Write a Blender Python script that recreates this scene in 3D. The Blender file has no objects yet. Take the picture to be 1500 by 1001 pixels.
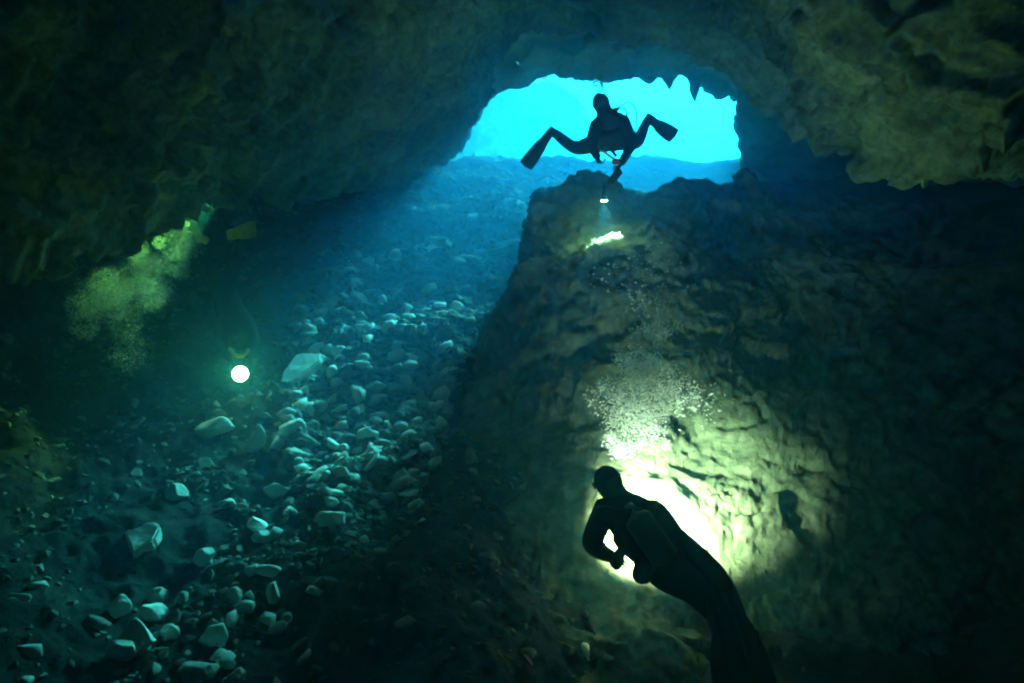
import bpy, bmesh, math, random
import numpy as np
from mathutils import Vector, Matrix
from mathutils.bvhtree import BVHTree

R = math.radians
SC = bpy.context.scene
COL = SC.collection
rnd = random.Random(7)

# ------------------------------------------------------------------ camera
PITCH = R(8.0)
FX = 1032.0                                   # focal length in photo pixels (1500 wide)
cam_d = bpy.data.cameras.new('camera')
cam = bpy.data.objects.new('camera', cam_d); COL.objects.link(cam)
cam.location = (0, 0, 0)
cam.rotation_euler = (R(90) + PITCH, 0, 0)
cam_d.sensor_width = 36.0
cam_d.lens = 36.0 * FX / 1500.0
cam_d.clip_start = 0.05
cam_d.clip_end = 500
SC.camera = cam

# ------------------------------------------------------------------ sky, sun, exposure
SUN_EL, SUN_AZ = R(42.0), R(25.0)             # seen from inside, the sun stands beyond the entrance, to the right
w = bpy.data.worlds.new('World'); SC.world = w; w.use_nodes = True
nt = w.node_tree; bg = nt.nodes['Background']
sky = nt.nodes.new('ShaderNodeTexSky'); sky.sky_type = 'NISHITA'; sky.sun_disc = False
sky.sun_elevation = SUN_EL; sky.sun_rotation = SUN_AZ
nt.links.new(sky.outputs[0], bg.inputs[0]); bg.inputs[1].default_value = 0.05
sd = bpy.data.lights.new('sun', 'SUN'); sd.energy = 5.0; sd.angle = R(14.0); sd.color = (1.0, 0.96, 0.88)
sun = bpy.data.objects.new('sun', sd); COL.objects.link(sun)
sdir = Vector((math.sin(SUN_AZ) * math.cos(SUN_EL), math.cos(SUN_AZ) * math.cos(SUN_EL), math.sin(SUN_EL)))
sun.rotation_euler = sdir.to_track_quat('Z', 'Y').to_euler()
sun.location = sdir * 60
SC.view_settings.view_transform = 'Standard'
SC.view_settings.look = 'None'
SC.view_settings.gamma = 1.0
SC.view_settings.use_curve_mapping = False
SC.view_settings.exposure = 3.78
SC.cycles.use_denoising = True
SC.cycles.max_bounces = 8
SC.cycles.diffuse_bounces = 6
SC.cycles.volume_bounces = 1
SC.cycles.sample_clamp_indirect = 4.0
SC.cycles.sample_clamp_direct = 0.0
SC.cycles.filter_width = 2.2

# ------------------------------------------------------------------ helpers
cp, sp = math.cos(PITCH), math.sin(PITCH)
def P(px, py, d):
    """direction through the photo taken out to depth d, in world metres"""
    x = (px - 750.0) / FX * d
    u = (500.5 - py) / FX * d
    return Vector((x, d * cp - u * sp, d * sp + u * cp))
def PA(a):
    a = np.asarray(a, float)
    x = (a[..., 0] - 750.0) / FX * a[..., 2]; u = (500.5 - a[..., 1]) / FX * a[..., 2]; d = a[..., 2]
    return np.stack([x, d * cp - u * sp, d * sp + u * cp], -1)
def PIX(p):
    x, y, z = p
    d = y * cp + z * sp; u = -y * sp + z * cp
    return 750 + x / d * FX, 500.5 - u / d * FX, d

def hsh(i, j, k, s):
    h = (i * 374761393 + j * 668265263 + k * 2147483647 + s * 974634777) & 0xffffffff
    h = ((h ^ (h >> 13)) * 1274126177) & 0xffffffff
    return (h ^ (h >> 16)) & 0xffffffff
def perlin(p, seed=0):
    p = np.asarray(p, float); i = np.floor(p).astype(np.int64); f = p - i
    u = f * f * f * (f * (f * 6 - 15) + 10)
    out = 0
    for dx in (0, 1):
        for dy in (0, 1):
            for dz in (0, 1):
                h = hsh(i[..., 0] + dx, i[..., 1] + dy, i[..., 2] + dz, seed)
                a = (h & 1023) / 1023.0 * 2 * math.pi; b = ((h >> 10) & 1023) / 1023.0 * 2 - 1
                c = np.sqrt(1 - b * b)
                g = c * np.cos(a) * (f[..., 0] - dx) + c * np.sin(a) * (f[..., 1] - dy) + b * (f[..., 2] - dz)
                wx = u[..., 0] if dx else 1 - u[..., 0]
                wy = u[..., 1] if dy else 1 - u[..., 1]
                wz = u[..., 2] if dz else 1 - u[..., 2]
                out = out + g * wx * wy * wz
    return out
def fbm(p, sc, octv=4, seed=0, gain=0.5):
    v = 0; a = 1.0; s = sc
    for o in range(octv):
        v = v + a * perlin(np.asarray(p) * s, seed + o * 17); a *= gain; s *= 2.07
    return v
def ridged(p, sc, octv=4, seed=0, gain=0.5):
    v = 0; a = 1.0; s = sc
    for o in range(octv):
        v = v + a * (0.35 - np.abs(perlin(np.asarray(p) * s, seed + o * 31))); a *= gain; s *= 2.1
    return v

def facets(p, sc, seed=0, tilt=.8):
    """fractured rock: every cell of a jittered lattice is a tilted plane of its own"""
    p = np.asarray(p, float) * sc; shp = p.shape[:-1]; p = p.reshape(-1, 3); i = np.floor(p).astype(np.int64)
    best = np.full(len(p), 9e9); val = np.zeros(len(p))
    for dx in (-1, 0, 1):
        for dy in (-1, 0, 1):
            for dz in (-1, 0, 1):
                c = i + np.array([dx, dy, dz]); h1 = hsh(c[:, 0], c[:, 1], c[:, 2], seed); h2 = hsh(c[:, 0], c[:, 1], c[:, 2], seed + 5)
                j = np.stack([(h1 & 1023) / 1023., ((h1 >> 10) & 1023) / 1023., ((h1 >> 20) & 1023) / 1023.], -1)
                t_ = np.stack([(h2 & 1023) / 1023., ((h2 >> 10) & 1023) / 1023., ((h2 >> 20) & 1023) / 1023.], -1) - .5
                dl = p - (c + j); d2 = (dl ** 2).sum(-1); v = ((h2 >> 7) & 255) / 255. - .5 + 2 * tilt * (dl * t_).sum(-1)
                m = d2 < best; best = np.where(m, d2, best); val = np.where(m, v, val)
    return val.reshape(shp)
def cr(g, n):
    """Catmull-Rom along axis 0 to n samples"""
    g = np.asarray(g, float); m = g.shape[0]
    t = np.linspace(0, m - 1, n); i = np.minimum(t.astype(int), m - 2); f = (t - i).reshape((-1,) + (1,) * (g.ndim - 1))
    p1 = g[i]; p2 = g[i + 1]; p0 = g[np.maximum(i - 1, 0)]; p3 = g[np.minimum(i + 2, m - 1)]
    p0 = np.where((i == 0).reshape(f.shape), 2 * p1 - p2, p0); p3 = np.where((i == m - 2).reshape(f.shape), 2 * p2 - p1, p3)
    return 0.5 * (2 * p1 + (p2 - p0) * f + (2 * p0 - 5 * p1 + 4 * p2 - p3) * f ** 2 + (3 * p1 - p0 - 3 * p2 + p3) * f ** 3)
def loft(g, nu, nv, closed=False):
    a = cr(g, nu)
    b = cr(np.swapaxes(a, 0, 1), nv)
    return np.swapaxes(b, 0, 1)
def gnormals(g):
    du = np.gradient(g, axis=0); dv = np.gradient(g, axis=1)
    n = np.cross(du, dv); l = np.linalg.norm(n, axis=-1, keepdims=True); return n / np.maximum(l, 1e-9)
def blur(a, k=6):
    for _ in range(k):
        b = a.copy()
        b[1:-1] = (a[:-2] + a[1:-1] * 2 + a[2:]) / 4; a = b.copy()
        b[:, 1:-1] = (a[:, :-2] + a[:, 1:-1] * 2 + a[:, 2:]) / 4; a = b
    return a
def grid_mesh(name, g, m, smooth=True, parent=None):
    nu, nv = g.shape[:2]
    idx = np.arange(nu * nv).reshape(nu, nv)
    f = np.stack([idx[:-1, :-1], idx[1:, :-1], idx[1:, 1:], idx[:-1, 1:]], -1).reshape(-1, 4)
    me = bpy.data.meshes.new(name)
    me.from_pydata(g.reshape(-1, 3).tolist(), [], f.tolist())
    me.materials.append(m)
    me.polygons.foreach_set('use_smooth', [smooth] * len(me.polygons))
    me.update()
    o = bpy.data.objects.new(name, me); COL.objects.link(o); o.parent = parent
    return o, f

def struct(o): o['kind'] = 'structure'; return o
def tag(o, label, cat, group=None, kind=None):
    o['label'] = label; o['category'] = cat
    if group: o['group'] = group
    if kind: o['kind'] = kind
    return o
def empty(name, loc):
    o = bpy.data.objects.new(name, None); COL.objects.link(o); o.location = loc; o.empty_display_size = .1
    return o
def link(name, me, m=None, parent=None, smooth=True):
    if m: me.materials.append(m)
    if smooth is not None: me.polygons.foreach_set('use_smooth', [smooth] * len(me.polygons))
    o = bpy.data.objects.new(name, me); COL.objects.link(o)
    if parent:
        o.parent = parent
        o.matrix_parent_inverse = Matrix.Translation(-Vector(parent.location))
    return o

# ------------------------------------------------------------------ materials
def newmat(name):
    m = bpy.data.materials.new(name); m.use_nodes = True; t = m.node_tree
    return m, t, t.nodes['Principled BSDF']
def rockmat(name, dark, mid, light, scale=1.6, bump=0.5, rough=0.95, pits=0.6, pitscale=3.0):
    m, t, b = newmat(name); N = t.nodes.new; L = t.links.new
    tc = N('ShaderNodeTexCoord')
    n1 = N('ShaderNodeTexNoise'); n1.inputs['Scale'].default_value = scale; n1.inputs['Detail'].default_value = 9; n1.inputs['Roughness'].default_value = .68
    n2 = N('ShaderNodeTexNoise'); n2.inputs['Scale'].default_value = scale * 6; n2.inputs['Detail'].default_value = 8; n2.inputs['Roughness'].default_value = .75
    wv = N('ShaderNodeMixRGB'); wv.blend_type = 'ADD'; wv.inputs[0].default_value = .35
    L(tc.outputs['Object'], n1.inputs['Vector']); L(tc.outputs['Object'], n2.inputs['Vector'])
    L(tc.outputs['Object'], wv.inputs[1]); L(n1.outputs['Color'], wv.inputs[2])
    vo = N('ShaderNodeTexVoronoi'); vo.inputs['Scale'].default_value = pitscale; L(wv.outputs[0], vo.inputs['Vector'])
    ramp = N('ShaderNodeValToRGB'); e = ramp.color_ramp.elements
    e[0].position = .34; e[0].color = (*dark, 1); e[1].position = .66; e[1].color = (*light, 1)
    k = e.new(.5); k.color = (*mid, 1)
    mx = N('ShaderNodeMath'); mx.operation = 'ADD'; mu = N('ShaderNodeMath'); mu.operation = 'MULTIPLY'; mu.inputs[1].default_value = .45
    mv = N('ShaderNodeMath'); mv.operation = 'MULTIPLY'; mv.inputs[1].default_value = .55
    L(n1.outputs['Fac'], mv.inputs[0]); L(n2.outputs['Fac'], mu.inputs[0]); L(mu.outputs[0], mx.inputs[0]); L(mv.outputs[0], mx.inputs[1])
    L(mx.outputs[0], ramp.inputs[0])
    L(ramp.outputs[0], b.inputs['Base Color'])
    pr = N('ShaderNodeMapRange'); pr.inputs[1].default_value = 0; pr.inputs[2].default_value = .35; L(vo.outputs['Distance'], pr.inputs[0])
    pm = N('ShaderNodeMath'); pm.operation = 'MULTIPLY'; pm.inputs[1].default_value = pits; L(pr.outputs[0], pm.inputs[0])
    hs = N('ShaderNodeMath'); hs.operation = 'ADD'; L(pm.outputs[0], hs.inputs[0]); L(mx.outputs[0], hs.inputs[1])
    bp = N('ShaderNodeBump'); bp.inputs['Strength'].default_value = bump; bp.inputs['Distance'].default_value = .12
    L(hs.outputs[0], bp.inputs['Height']); L(bp.outputs[0], b.inputs['Normal'])
    b.inputs['Roughness'].default_value = rough
    b.inputs['Specular IOR Level'].default_value = .1
    return m
def plain(name, c, rough=.6, metal=0, var=.25, scale=14, spec=.3):
    m, t, b = newmat(name); N = t.nodes.new; L = t.links.new
    tc = N('ShaderNodeTexCoord'); n = N('ShaderNodeTexNoise'); n.inputs['Scale'].default_value = scale; n.inputs['Detail'].default_value = 5
    L(tc.outputs['Object'], n.inputs['Vector'])
    r = N('ShaderNodeValToRGB'); e = r.color_ramp.elements
    e[0].position = .3; e[0].color = (*[v * (1 - var) for v in c], 1); e[1].position = .7; e[1].color = (*[min(1, v * (1 + var)) for v in c], 1)
    L(n.outputs['Fac'], r.inputs[0]); L(r.outputs[0], b.inputs['Base Color'])
    bp = N('ShaderNodeBump'); bp.inputs['Strength'].default_value = .15; bp.inputs['Distance'].default_value = .01
    L(n.outputs['Fac'], bp.inputs['Height']); L(bp.outputs[0], b.inputs['Normal'])
    b.inputs['Roughness'].default_value = rough; b.inputs['Metallic'].default_value = metal
    b.inputs['Specular IOR Level'].default_value = spec
    return m
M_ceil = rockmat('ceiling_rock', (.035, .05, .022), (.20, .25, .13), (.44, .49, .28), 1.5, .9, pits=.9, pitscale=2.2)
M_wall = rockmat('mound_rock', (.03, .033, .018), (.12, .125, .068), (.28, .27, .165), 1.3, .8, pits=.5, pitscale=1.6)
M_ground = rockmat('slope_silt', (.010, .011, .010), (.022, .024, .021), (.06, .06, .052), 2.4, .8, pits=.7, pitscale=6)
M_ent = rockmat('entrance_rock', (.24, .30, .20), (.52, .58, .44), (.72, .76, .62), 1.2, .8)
M_sand = rockmat('pool_sand', (.55, .53, .45), (.70, .67, .58), (.82, .80, .72), .5, .5, pits=.2)
def stonemat(name, lo, hi):
    m, t, b = newmat(name); N = t.nodes.new; L = t.links.new
    tc = N('ShaderNodeTexCoord'); n = N('ShaderNodeTexNoise'); n.inputs['Scale'].default_value = 9; n.inputs['Detail'].default_value = 8; n.inputs['Roughness'].default_value = .7
    L(tc.outputs['Object'], n.inputs['Vector'])
    oi = N('ShaderNodeObjectInfo')
    a = N('ShaderNodeMath'); a.operation = 'MULTIPLY_ADD'; a.inputs[1].default_value = .6; L(oi.outputs['Random'], a.inputs[0])
    c = N('ShaderNodeMath'); c.operation = 'MULTIPLY'; c.inputs[1].default_value = .55; L(n.outputs['Fac'], c.inputs[0]); L(c.outputs[0], a.inputs[2])
    r = N('ShaderNodeValToRGB'); e = r.color_ramp.elements
    e[0].position = .25; e[0].color = (*lo, 1); e[1].position = .8; e[1].color = (*hi, 1)
    L(a.outputs[0], r.inputs[0]); L(r.outputs[0], b.inputs['Base Color'])
    bp = N('ShaderNodeBump'); bp.inputs['Strength'].default_value = .5; bp.inputs['Distance'].default_value = .03
    L(n.outputs['Fac'], bp.inputs['Height']); L(bp.outputs[0], b.inputs['Normal'])
    b.inputs['Roughness'].default_value = .9; b.inputs['Specular IOR Level'].default_value = .1
    return m
M_stone = stonemat('rubble_stone', (.10, .10, .09), (.78, .78, .73))
M_pale = stonemat('pale_limestone', (.55, .55, .5), (.82, .82, .76))
M_white_stone = stonemat('white_limestone', (.78, .78, .74), (.88, .88, .84))
M_suit = plain('black_neoprene', (.018, .02, .022), .9, spec=.04)
M_rubber = plain('black_rubber', (.022, .022, .025), .8, spec=.1)
M_bcd = plain('black_nylon', (.026, .026, .03), .9, spec=.05)
M_yellow = plain('yellow_rubber', (.95, .55, .02), .45)
M_tank = plain('tank_paint', (.04, .045, .05), .35)
M_steel = plain('steel', (.6, .6, .6), .3, 1.0, var=.1)
M_white = plain('white_webbing', (.75, .78, .8), .6, var=.1)
M_blue = plain('blue_webbing', (.05, .12, .45), .6)
M_red = plain('red_plastic', (.6, .05, .05), .4)
M_skin = plain('skin', (.5, .3, .22), .6)
def glassmat():
    m, t, b = newmat('mask_lens'); b.inputs['Base Color'].default_value = (.03, .04, .05, 1); b.inputs['Roughness'].default_value = .08
    return m
M_lens = glassmat()
def emis(name, c, s):
    m, t, b = newmat(name); t.nodes.remove(b)
    e = t.nodes.new('ShaderNodeEmission'); e.inputs[0].default_value = (*c, 1); e.inputs[1].default_value = s
    t.links.new(e.outputs[0], t.nodes['Material Output'].inputs[0]); return m
def bubblemat():
    m, t, b = newmat('bubble_air'); t.nodes.remove(b)
    N = t.nodes.new; L = t.links.new
    tr = N('ShaderNodeBsdfTranslucent'); tr.inputs[0].default_value = (.85, .9, .88, 1)
    df = N('ShaderNodeBsdfDiffuse'); df.inputs[0].default_value = (.85, .9, .88, 1)
    gl = N('ShaderNodeBsdfGlossy'); gl.inputs[1].default_value = .12
    tp = N('ShaderNodeBsdfTransparent')
    m1 = N('ShaderNodeMixShader'); m1.inputs[0].default_value = .5; L(tr.outputs[0], m1.inputs[1]); L(df.outputs[0], m1.inputs[2])
    m2 = N('ShaderNodeMixShader'); m2.inputs[0].default_value = .35; L(m1.outputs[0], m2.inputs[1]); L(gl.outputs[0], m2.inputs[2])
    m3 = N('ShaderNodeMixShader'); m3.inputs[0].default_value = .35; L(m2.outputs[0], m3.inputs[1]); L(tp.outputs[0], m3.inputs[2])
    L(m3.outputs[0], t.nodes['Material Output'].inputs[0]); return m
M_bub = bubblemat()

# ------------------------------------------------------------------ the rubble slope (debris cone) running up to the entrance
cols = [-700, -100, 100, 280, 420, 560, 700, 850, 1100, 1500]
F = {
 244: [9, 11, 13, 14, 14.6, 15.2, 15.6, 15.6, 15.6, 16],
 262: [8, 10, 12, 13, 13.6, 14.1, 14.5, 14.5, 14.5, 15],
 300: [7.5, 9, 11.3, 12.3, 12.6, 13, 13, 13, 13.5, 14],
 380: [7, 8.2, 10.2, 11.3, 11.6, 11.5, 11.3, 11.5, 12, 12],
 460: [6.5, 7.4, 9.1, 10.0, 10.2, 10, 9.9, 10, 11, 11],
 560: [6, 6.6, 8, 8.6, 8.7, 8.5, 8.4, 9, 10, 10],
 680: [5, 5.7, 6.6, 7, 7, 6.9, 6.8, 7.5, 9, 9],
 820: [4.2, 4.6, 5.2, 5.4, 5.4, 5.3, 5.3, 6, 7, 7],
 1000: [3.3, 3.6, 4, 4.1, 4.1, 4.1, 4.1, 4.5, 5, 5],
 1400: [2.4, 2.5, 2.7, 2.7, 2.7, 2.7, 2.7, 2.8, 3, 3],
}
ctrl = np.array([[[px, py, d] for px, d in zip(cols, F[py])] for py in sorted(F)], float)
W = PA(ctrl)
far_row = W[0].copy(); far_row[:, 1] += 3.0; far_row[:, 2] -= .5; far_row[:, 0] *= 1.15
near_row = W[-1].copy(); near_row[:, 1] -= 5; near_row[:, 2] -= 1.2; near_row[:, 0] *= 3
W = np.concatenate([far_row[None], W, near_row[None]], 0)
g = loft(W, 330, 330)
n = gnormals(g); n *= np.sign(n[..., 2:3].mean())
h = 0.30 * fbm(g, .7, 3, 3) + 0.16 * ridged(g, 2.0, 4, 9) + .05 * fbm(g, 7, 2, 4)
g_floor = g + n * h[..., None]
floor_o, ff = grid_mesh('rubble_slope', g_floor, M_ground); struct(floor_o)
bvh_floor = BVHTree.FromPolygons(g_floor.reshape(-1, 3).tolist(), ff.tolist())

# ------------------------------------------------------------------ rock mound filling the right-hand side
rows = [
 [(900,330,11.90),(930,320,11.90),(960,312,11.90),(1000,305,12.00),(1060,300,12.00),(1120,300,12.00),(1180,310,12.20),(1260,320,12.00),(1400,320,11.00),(1700,330,9.90),(2300,400,9.20)],
 [(800,300,10.60),(835,276,10.40),(880,268,10.30),(935,290,10.40),(1000,272,10.40),(1060,268,10.50),(1104,250,10.60),(1160,292,10.60),(1260,296,10.20),(1480,300,9.70),(2000,320,8.20)],
 [(778,300,10.00),(815,276,9.80),(880,264,9.70),(935,292,9.70),(1000,268,9.70),(1060,264,9.80),(1104,244,9.90),(1150,288,10.00),(1260,294,9.70),(1480,300,9.10),(2000,330,7.60)],
 [(758,345,9.70),(800,335,9.20),(880,338,8.95),(950,340,8.95),(1010,330,9.10),(1060,330,9.30),(1110,330,9.40),(1180,340,9.30),(1280,345,8.90),(1480,350,8.40),(1900,370,7.20)],
 [(752,380,9.60),(795,366,8.90),(880,360,8.35),(950,366,8.40),(1010,370,8.60),(1060,370,8.80),(1110,370,8.90),(1180,380,8.80),(1280,385,8.40),(1480,390,8.00),(1850,400,7.00)],
 [(735,420,9.30),(790,420,8.40),(870,420,8.00),(950,425,7.90),(1010,430,8.00),(1080,430,8.20),(1140,440,8.30),(1200,440,8.30),(1300,440,8.35),(1480,440,8.20),(1800,440,7.20)],
 [(692,530,8.70),(770,530,7.80),(850,530,7.40),(930,530,7.40),(1000,530,7.40),(1070,530,7.50),(1130,540,7.60),(1200,540,7.70),(1300,540,7.75),(1480,540,7.60),(1750,540,6.80)],
 [(655,640,7.70),(740,640,7.00),(820,640,6.60),(900,640,6.60),(980,640,6.60),(1060,640,6.80),(1130,640,6.80),(1200,640,6.90),(1300,640,6.95),(1480,640,7.10),(1700,640,6.50)],
 [(615,760,6.40),(700,760,6.15),(790,750,5.95),(880,740,6.00),(960,740,6.10),(1050,750,6.10),(1130,760,6.20),(1200,760,6.30),(1300,760,6.35),(1480,760,6.60),(1700,760,6.20)],
 [(560,880,5.35),(660,880,5.20),(770,880,5.15),(870,880,5.30),(960,880,5.40),(1050,880,5.50),(1130,880,5.50),(1200,880,5.50),(1300,880,5.55),(1480,880,6.00),(1700,880,5.90)],
 [(500,1010,4.40),(620,1010,4.30),(760,1010,4.30),(870,1010,4.50),(960,1010,4.60),(1050,1010,4.80),(1130,1010,4.80),(1200,1010,4.80),(1300,1010,4.95),(1480,1010,5.50),(1700,1010,5.60)],
 [(450,1300,3.10),(600,1300,3.00),(760,1300,3.10),(870,1300,3.20),(960,1300,3.30),(1050,1300,3.40),(1130,1300,3.40),(1200,1300,3.40),(1300,1300,3.65),(1500,1300,4.50),(1900,1300,5.00)],
]
W = PA(np.array(rows, float))
left = W[:, 0] + np.array([.7, 1.4, -.7]); left = left[:, None]           # the flank turns away behind the outline
left2 = left + np.array([0.3, 1.0, -1.0])
W = np.concatenate([left2, left, W], 1)
bot = W[-1].copy(); bot[:, 1] -= 2.5; bot[:, 2] -= 1.0
back = W[0].copy(); back[:, 1] += .8; back[:, 2] -= 1.6
W = np.concatenate([back[None], W, bot[None]], 0)
g = loft(W, 420, 460)
n = gnormals(g)
if n[250, 200].dot(-g[250, 200]) < 0: n = -n
ns = blur(n, 10); ns /= np.linalg.norm(ns, axis=-1, keepdims=True)
q = g * np.array([1, 1, 1.25])
calm = 1 - .75 * np.exp(-((g - np.array(P(950, 730, 6.1))) ** 2).sum(-1) / 1.9 ** 2)
qw = q + .25 * np.stack([fbm(q + s_, 1.4, 3, 22) for s_ in (0, 7, 13)], -1)
h = .24 * fbm(q, .7, 3, 21) + calm * (.10 * facets(qw, 1.5, 3) + .045 * facets(qw, 3.6, 4) + .02 * facets(qw, 8.5, 6)) + .03 * fbm(q, 3.5, 3, 27) + .03 * fbm(q, 7, 3, 8, .6)
cell = np.abs(perlin(g * 2.3, 77)) ; h -= calm * .05 * np.clip(perlin(g * 2.7, 78) - .2, 0, 1) * 2.0; h -= .1 * np.clip(cell - .25, 0, 1)
g_m = g + ns * (h[..., None] - .03)
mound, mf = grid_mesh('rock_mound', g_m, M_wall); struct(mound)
bvh_mound = BVHTree.FromPolygons(g_m.reshape(-1, 3).tolist(), mf.tolist())

# ------------------------------------------------------------------ near ceiling: one sheet whose ragged lower lip hangs in front of the entrance
lip = [(-700,440,3.6),(-250,405,4.2),(0,362,4.8),(100,350,5.3),(180,338,5.9),(250,302,6.5),(320,266,7.2),(400,272,8.4),(480,268,9.8),(560,258,11.2),
       (612,238,12.1),(640,232,12.5),(668,214,12.7),(690,178,12.8),(708,142,12.8),(728,100,12.4),(745,56,11.4),(790,26,10.4),(860,24,9.8),(920,40,9.4),
       (985,46,9.0),(1050,70,8.7),(1110,98,8.4),(1160,140,8.0),(1190,182,7.6),(1240,214,7.1),(1345,246,6.2),(1500,238,5.2),(1750,260,4.4),(2300,330,3.4)]
lip = np.array(lip, float)
def blend_row(t, py_end, dfun):
    r = lip.copy(); r[:, 1] = lip[:, 1] * (1 - t) + py_end * t
    for k in range(len(r)): r[k, 2] = dfun(k)
    return r
zl = (645 - lip[:, 1]) / FX * lip[:, 2]                                    # height of each lip point
def drow(t, zend, py_end):
    py = lip[:, 1] * (1 - t) + py_end * t
    z = zl * (1 - t) + zend * t
    r = lip.copy(); r[:, 1] = py; r[:, 2] = np.clip(z * FX / np.maximum(645 - py, 60), 1.6, lip[:, 2] - .25 * t * lip[:, 2] * .6)
    return r
r_up2 = PA(lip); r_up2[:, 1] += 2.6; r_up2[:, 2] += 2.2
r_up1 = PA(lip); r_up1[:, 1] += .9; r_up1[:, 2] += .45
zend = np.interp(lip[:, 0], [-700, 0, 320, 700, 900, 1300, 1500, 2300], [3.0, 3.3, 3.9, 4.6, 4.4, 3.2, 2.9, 2.6])
rowsN = [r_up2, r_up1, PA(lip), PA(drow(.12, zend, -150)), PA(drow(.3, zend, -150)), PA(drow(.55, zend, -150)), PA(drow(.8, zend, -150)), PA(drow(1.0, zend, -150))]
last = rowsN[-1].copy(); last[:, 1] -= 2.0; last[:, 2] = 3.2; rowsN.append(last)
last = last.copy(); last[:, 1] -= 4; last[:, 0] *= 1.3; last[:, 2] = 2.8; rowsN.append(last)
W = np.stack(rowsN)
g = loft(W, 300, 700)
n = gnormals(g)
if n[180, 400][2] > 0: n = -n
ns = blur(n, 14); ns /= np.linalg.norm(ns, axis=-1, keepdims=True)
qw = g + .25 * np.stack([fbm(g + s_, 1.4, 3, 42) for s_ in (0, 7, 13)], -1)
h = .30 * fbm(g, .8, 3, 41) + .16 * ridged(g, 1.4, 3, 45) + .15 * facets(qw, 1.8, 43) + .05 * facets(qw, 4.2, 44) + .02 * facets(qw, 9, 46) + .07 * fbm(g, 5, 4, 48, .6)
u = np.linspace(0, len(W) - 1, 300)[:, None] * np.ones((1, 700))
edge = np.exp(-((u - 2.0) / .5) ** 2)                                      # small hanging teeth along the lip
dist = np.linalg.norm(g, axis=-1)
atten = np.where(g[..., 0] > -2.6, np.clip(1.15 - (dist - 6) * .09, .45, 1), 1)
flat = g.copy(); flat[..., 2] = 0
teeth = np.clip(perlin(flat * 4.5, 61) + .5 * perlin(flat * 10, 62), 0, 1) * edge * .32
pit = np.clip(perlin(g * 2.6, 91) - .22, 0, 1) * 1.1 * (1 - edge)
g_c = g + ns * (h * atten - pit * .9)[..., None]
g_c[..., 2] -= teeth
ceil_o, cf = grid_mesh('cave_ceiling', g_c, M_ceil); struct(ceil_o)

# ------------------------------------------------------------------ wall with the entrance opening in it
out = [(540,300),(560,262),(610,240),(640,236),(664,222),(671,203),(684,190),(700,176),(706,160),(716,145),(728,134),(742,128),(760,131),(774,128),(786,114),(808,109),
       (830,108),(852,109),(872,112),(892,117),(915,114),(935,112),(950,114),(962,112),(972,116),(985,112),(995,110),(1006,114),(1018,120),
       (1029,116),(1040,120),(1050,130),(1062,134),(1074,140),(1083,144),(1079,160),(1084,172),(1078,185),(1086,200),(1083,214),(1089,226),(1086,240),
       (1110,290),(1060,350),(900,370),(700,370),(600,350)]
out = np.array(out, float); c = np.array([880., 190.])
# resample finely
m_ = len(out); t = np.linspace(0, m_, 520, endpoint=False); i = t.astype(int); f = (t - i)[:, None]
op = out[i % m_] * (1 - f) + out[(i + 1) % m_] * f
up = np.clip((250 - op[:, 1]) / 90, 0, 1); up = up * up * (3 - 2 * up)
rings = []
for s, dback, dup in [(1.7, 16.4, 16.2), (1.18, 15.2, 14.8), (1.0, 14.0, 13.8), (1.03, 13.8, 13.4), (1.12, 14.0, 12.9), (1.3, 14.4, 12.3), (1.6, 14.8, 11.9), (2.1, 15.2, 12.0), (3.0, 15.5, 12.6), (5.0, 15.8, 14.5)]:
    pp = c + (op - c) * s
    d = dback * (1 - up) + dup * up
    rings.append(PA(np.concatenate([pp, d[:, None]], 1)))
# outermost ring: a flat skirt sealing against the cave shell
ang = np.arctan2(rings[-1][:, 2] - 6, rings[-1][:, 0] - 1)
sk = np.stack([1 + 26 * np.cos(ang), np.full(len(ang), 15.5), 6 + 26 * np.sin(ang)], -1); rings.append(sk)
W = np.stack(rings)
g = cr(W, 90)
g = np.concatenate([g, g[:, :1]], 1)
n = gnormals(g)
if n[40, 100][1] > 0: n = -n
ui = np.linspace(0, len(W) - 1, 90)[:, None]
amp = np.clip(np.abs(ui - 2) / 2, .12, 1)
h = .28 * fbm(g, .8, 3, 131) + .12 * ridged(g, 1.6, 3, 135) + .14 * facets(g, 1.8, 133) + .08 * facets(g, 4.5, 134) + .04 * fbm(g, 7, 2, 137)
g_e = g + n * (h * amp)[..., None]
g_e[:, -1] = g_e[:, 0]
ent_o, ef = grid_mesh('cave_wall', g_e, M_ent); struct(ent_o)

def stalactite(px, py0, py1, wpx, d, parent, mat_):
    a_ = P(px, py0 - 16, d); b_ = P(px + rnd.uniform(-2, 2), py1, d); V = []; Fc = []; L_ = a_.z - b_.z; K = 9; S_ = 12
    for i_ in range(K + 1):
        t_ = i_ / K; r_ = wpx / FX * d * .5 * (1.35 * (1 - t_) ** .75 + .06) ; cx_ = a_.lerp(b_, t_)
        for s_ in range(S_):
            th = 2 * math.pi * s_ / S_; rr_ = r_ * (1 + .5 * float(perlin(np.array([[math.cos(th) * 1.4 + px, math.sin(th) * 1.4, t_ * 4 + px]]), 3)[0]))
            V.append((cx_.x + rr_ * math.cos(th), cx_.y + rr_ * math.sin(th), cx_.z))
    for i_ in range(K):
        for s_ in range(S_):
            q_ = i_ * S_ + s_; w_ = i_ * S_ + (s_ + 1) % S_; Fc.append((q_, w_, w_ + S_, q_ + S_))
    Fc.append(tuple(K * S_ + s_ for s_ in range(S_)))
    me = bpy.data.meshes.new('stalactite'); me.from_pydata(V, [], Fc)
    o = link('stalactite', me, mat_, parent); return o
for px, a_, b_, w_ in [(952,111,123,40),(982,112,131,24),(1017,116,150,19),(1058,128,146,52),(1076,137,150,26)]:
    stalactite(px, a_, b_, w_, 13.7, ent_o, M_ent)
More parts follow.
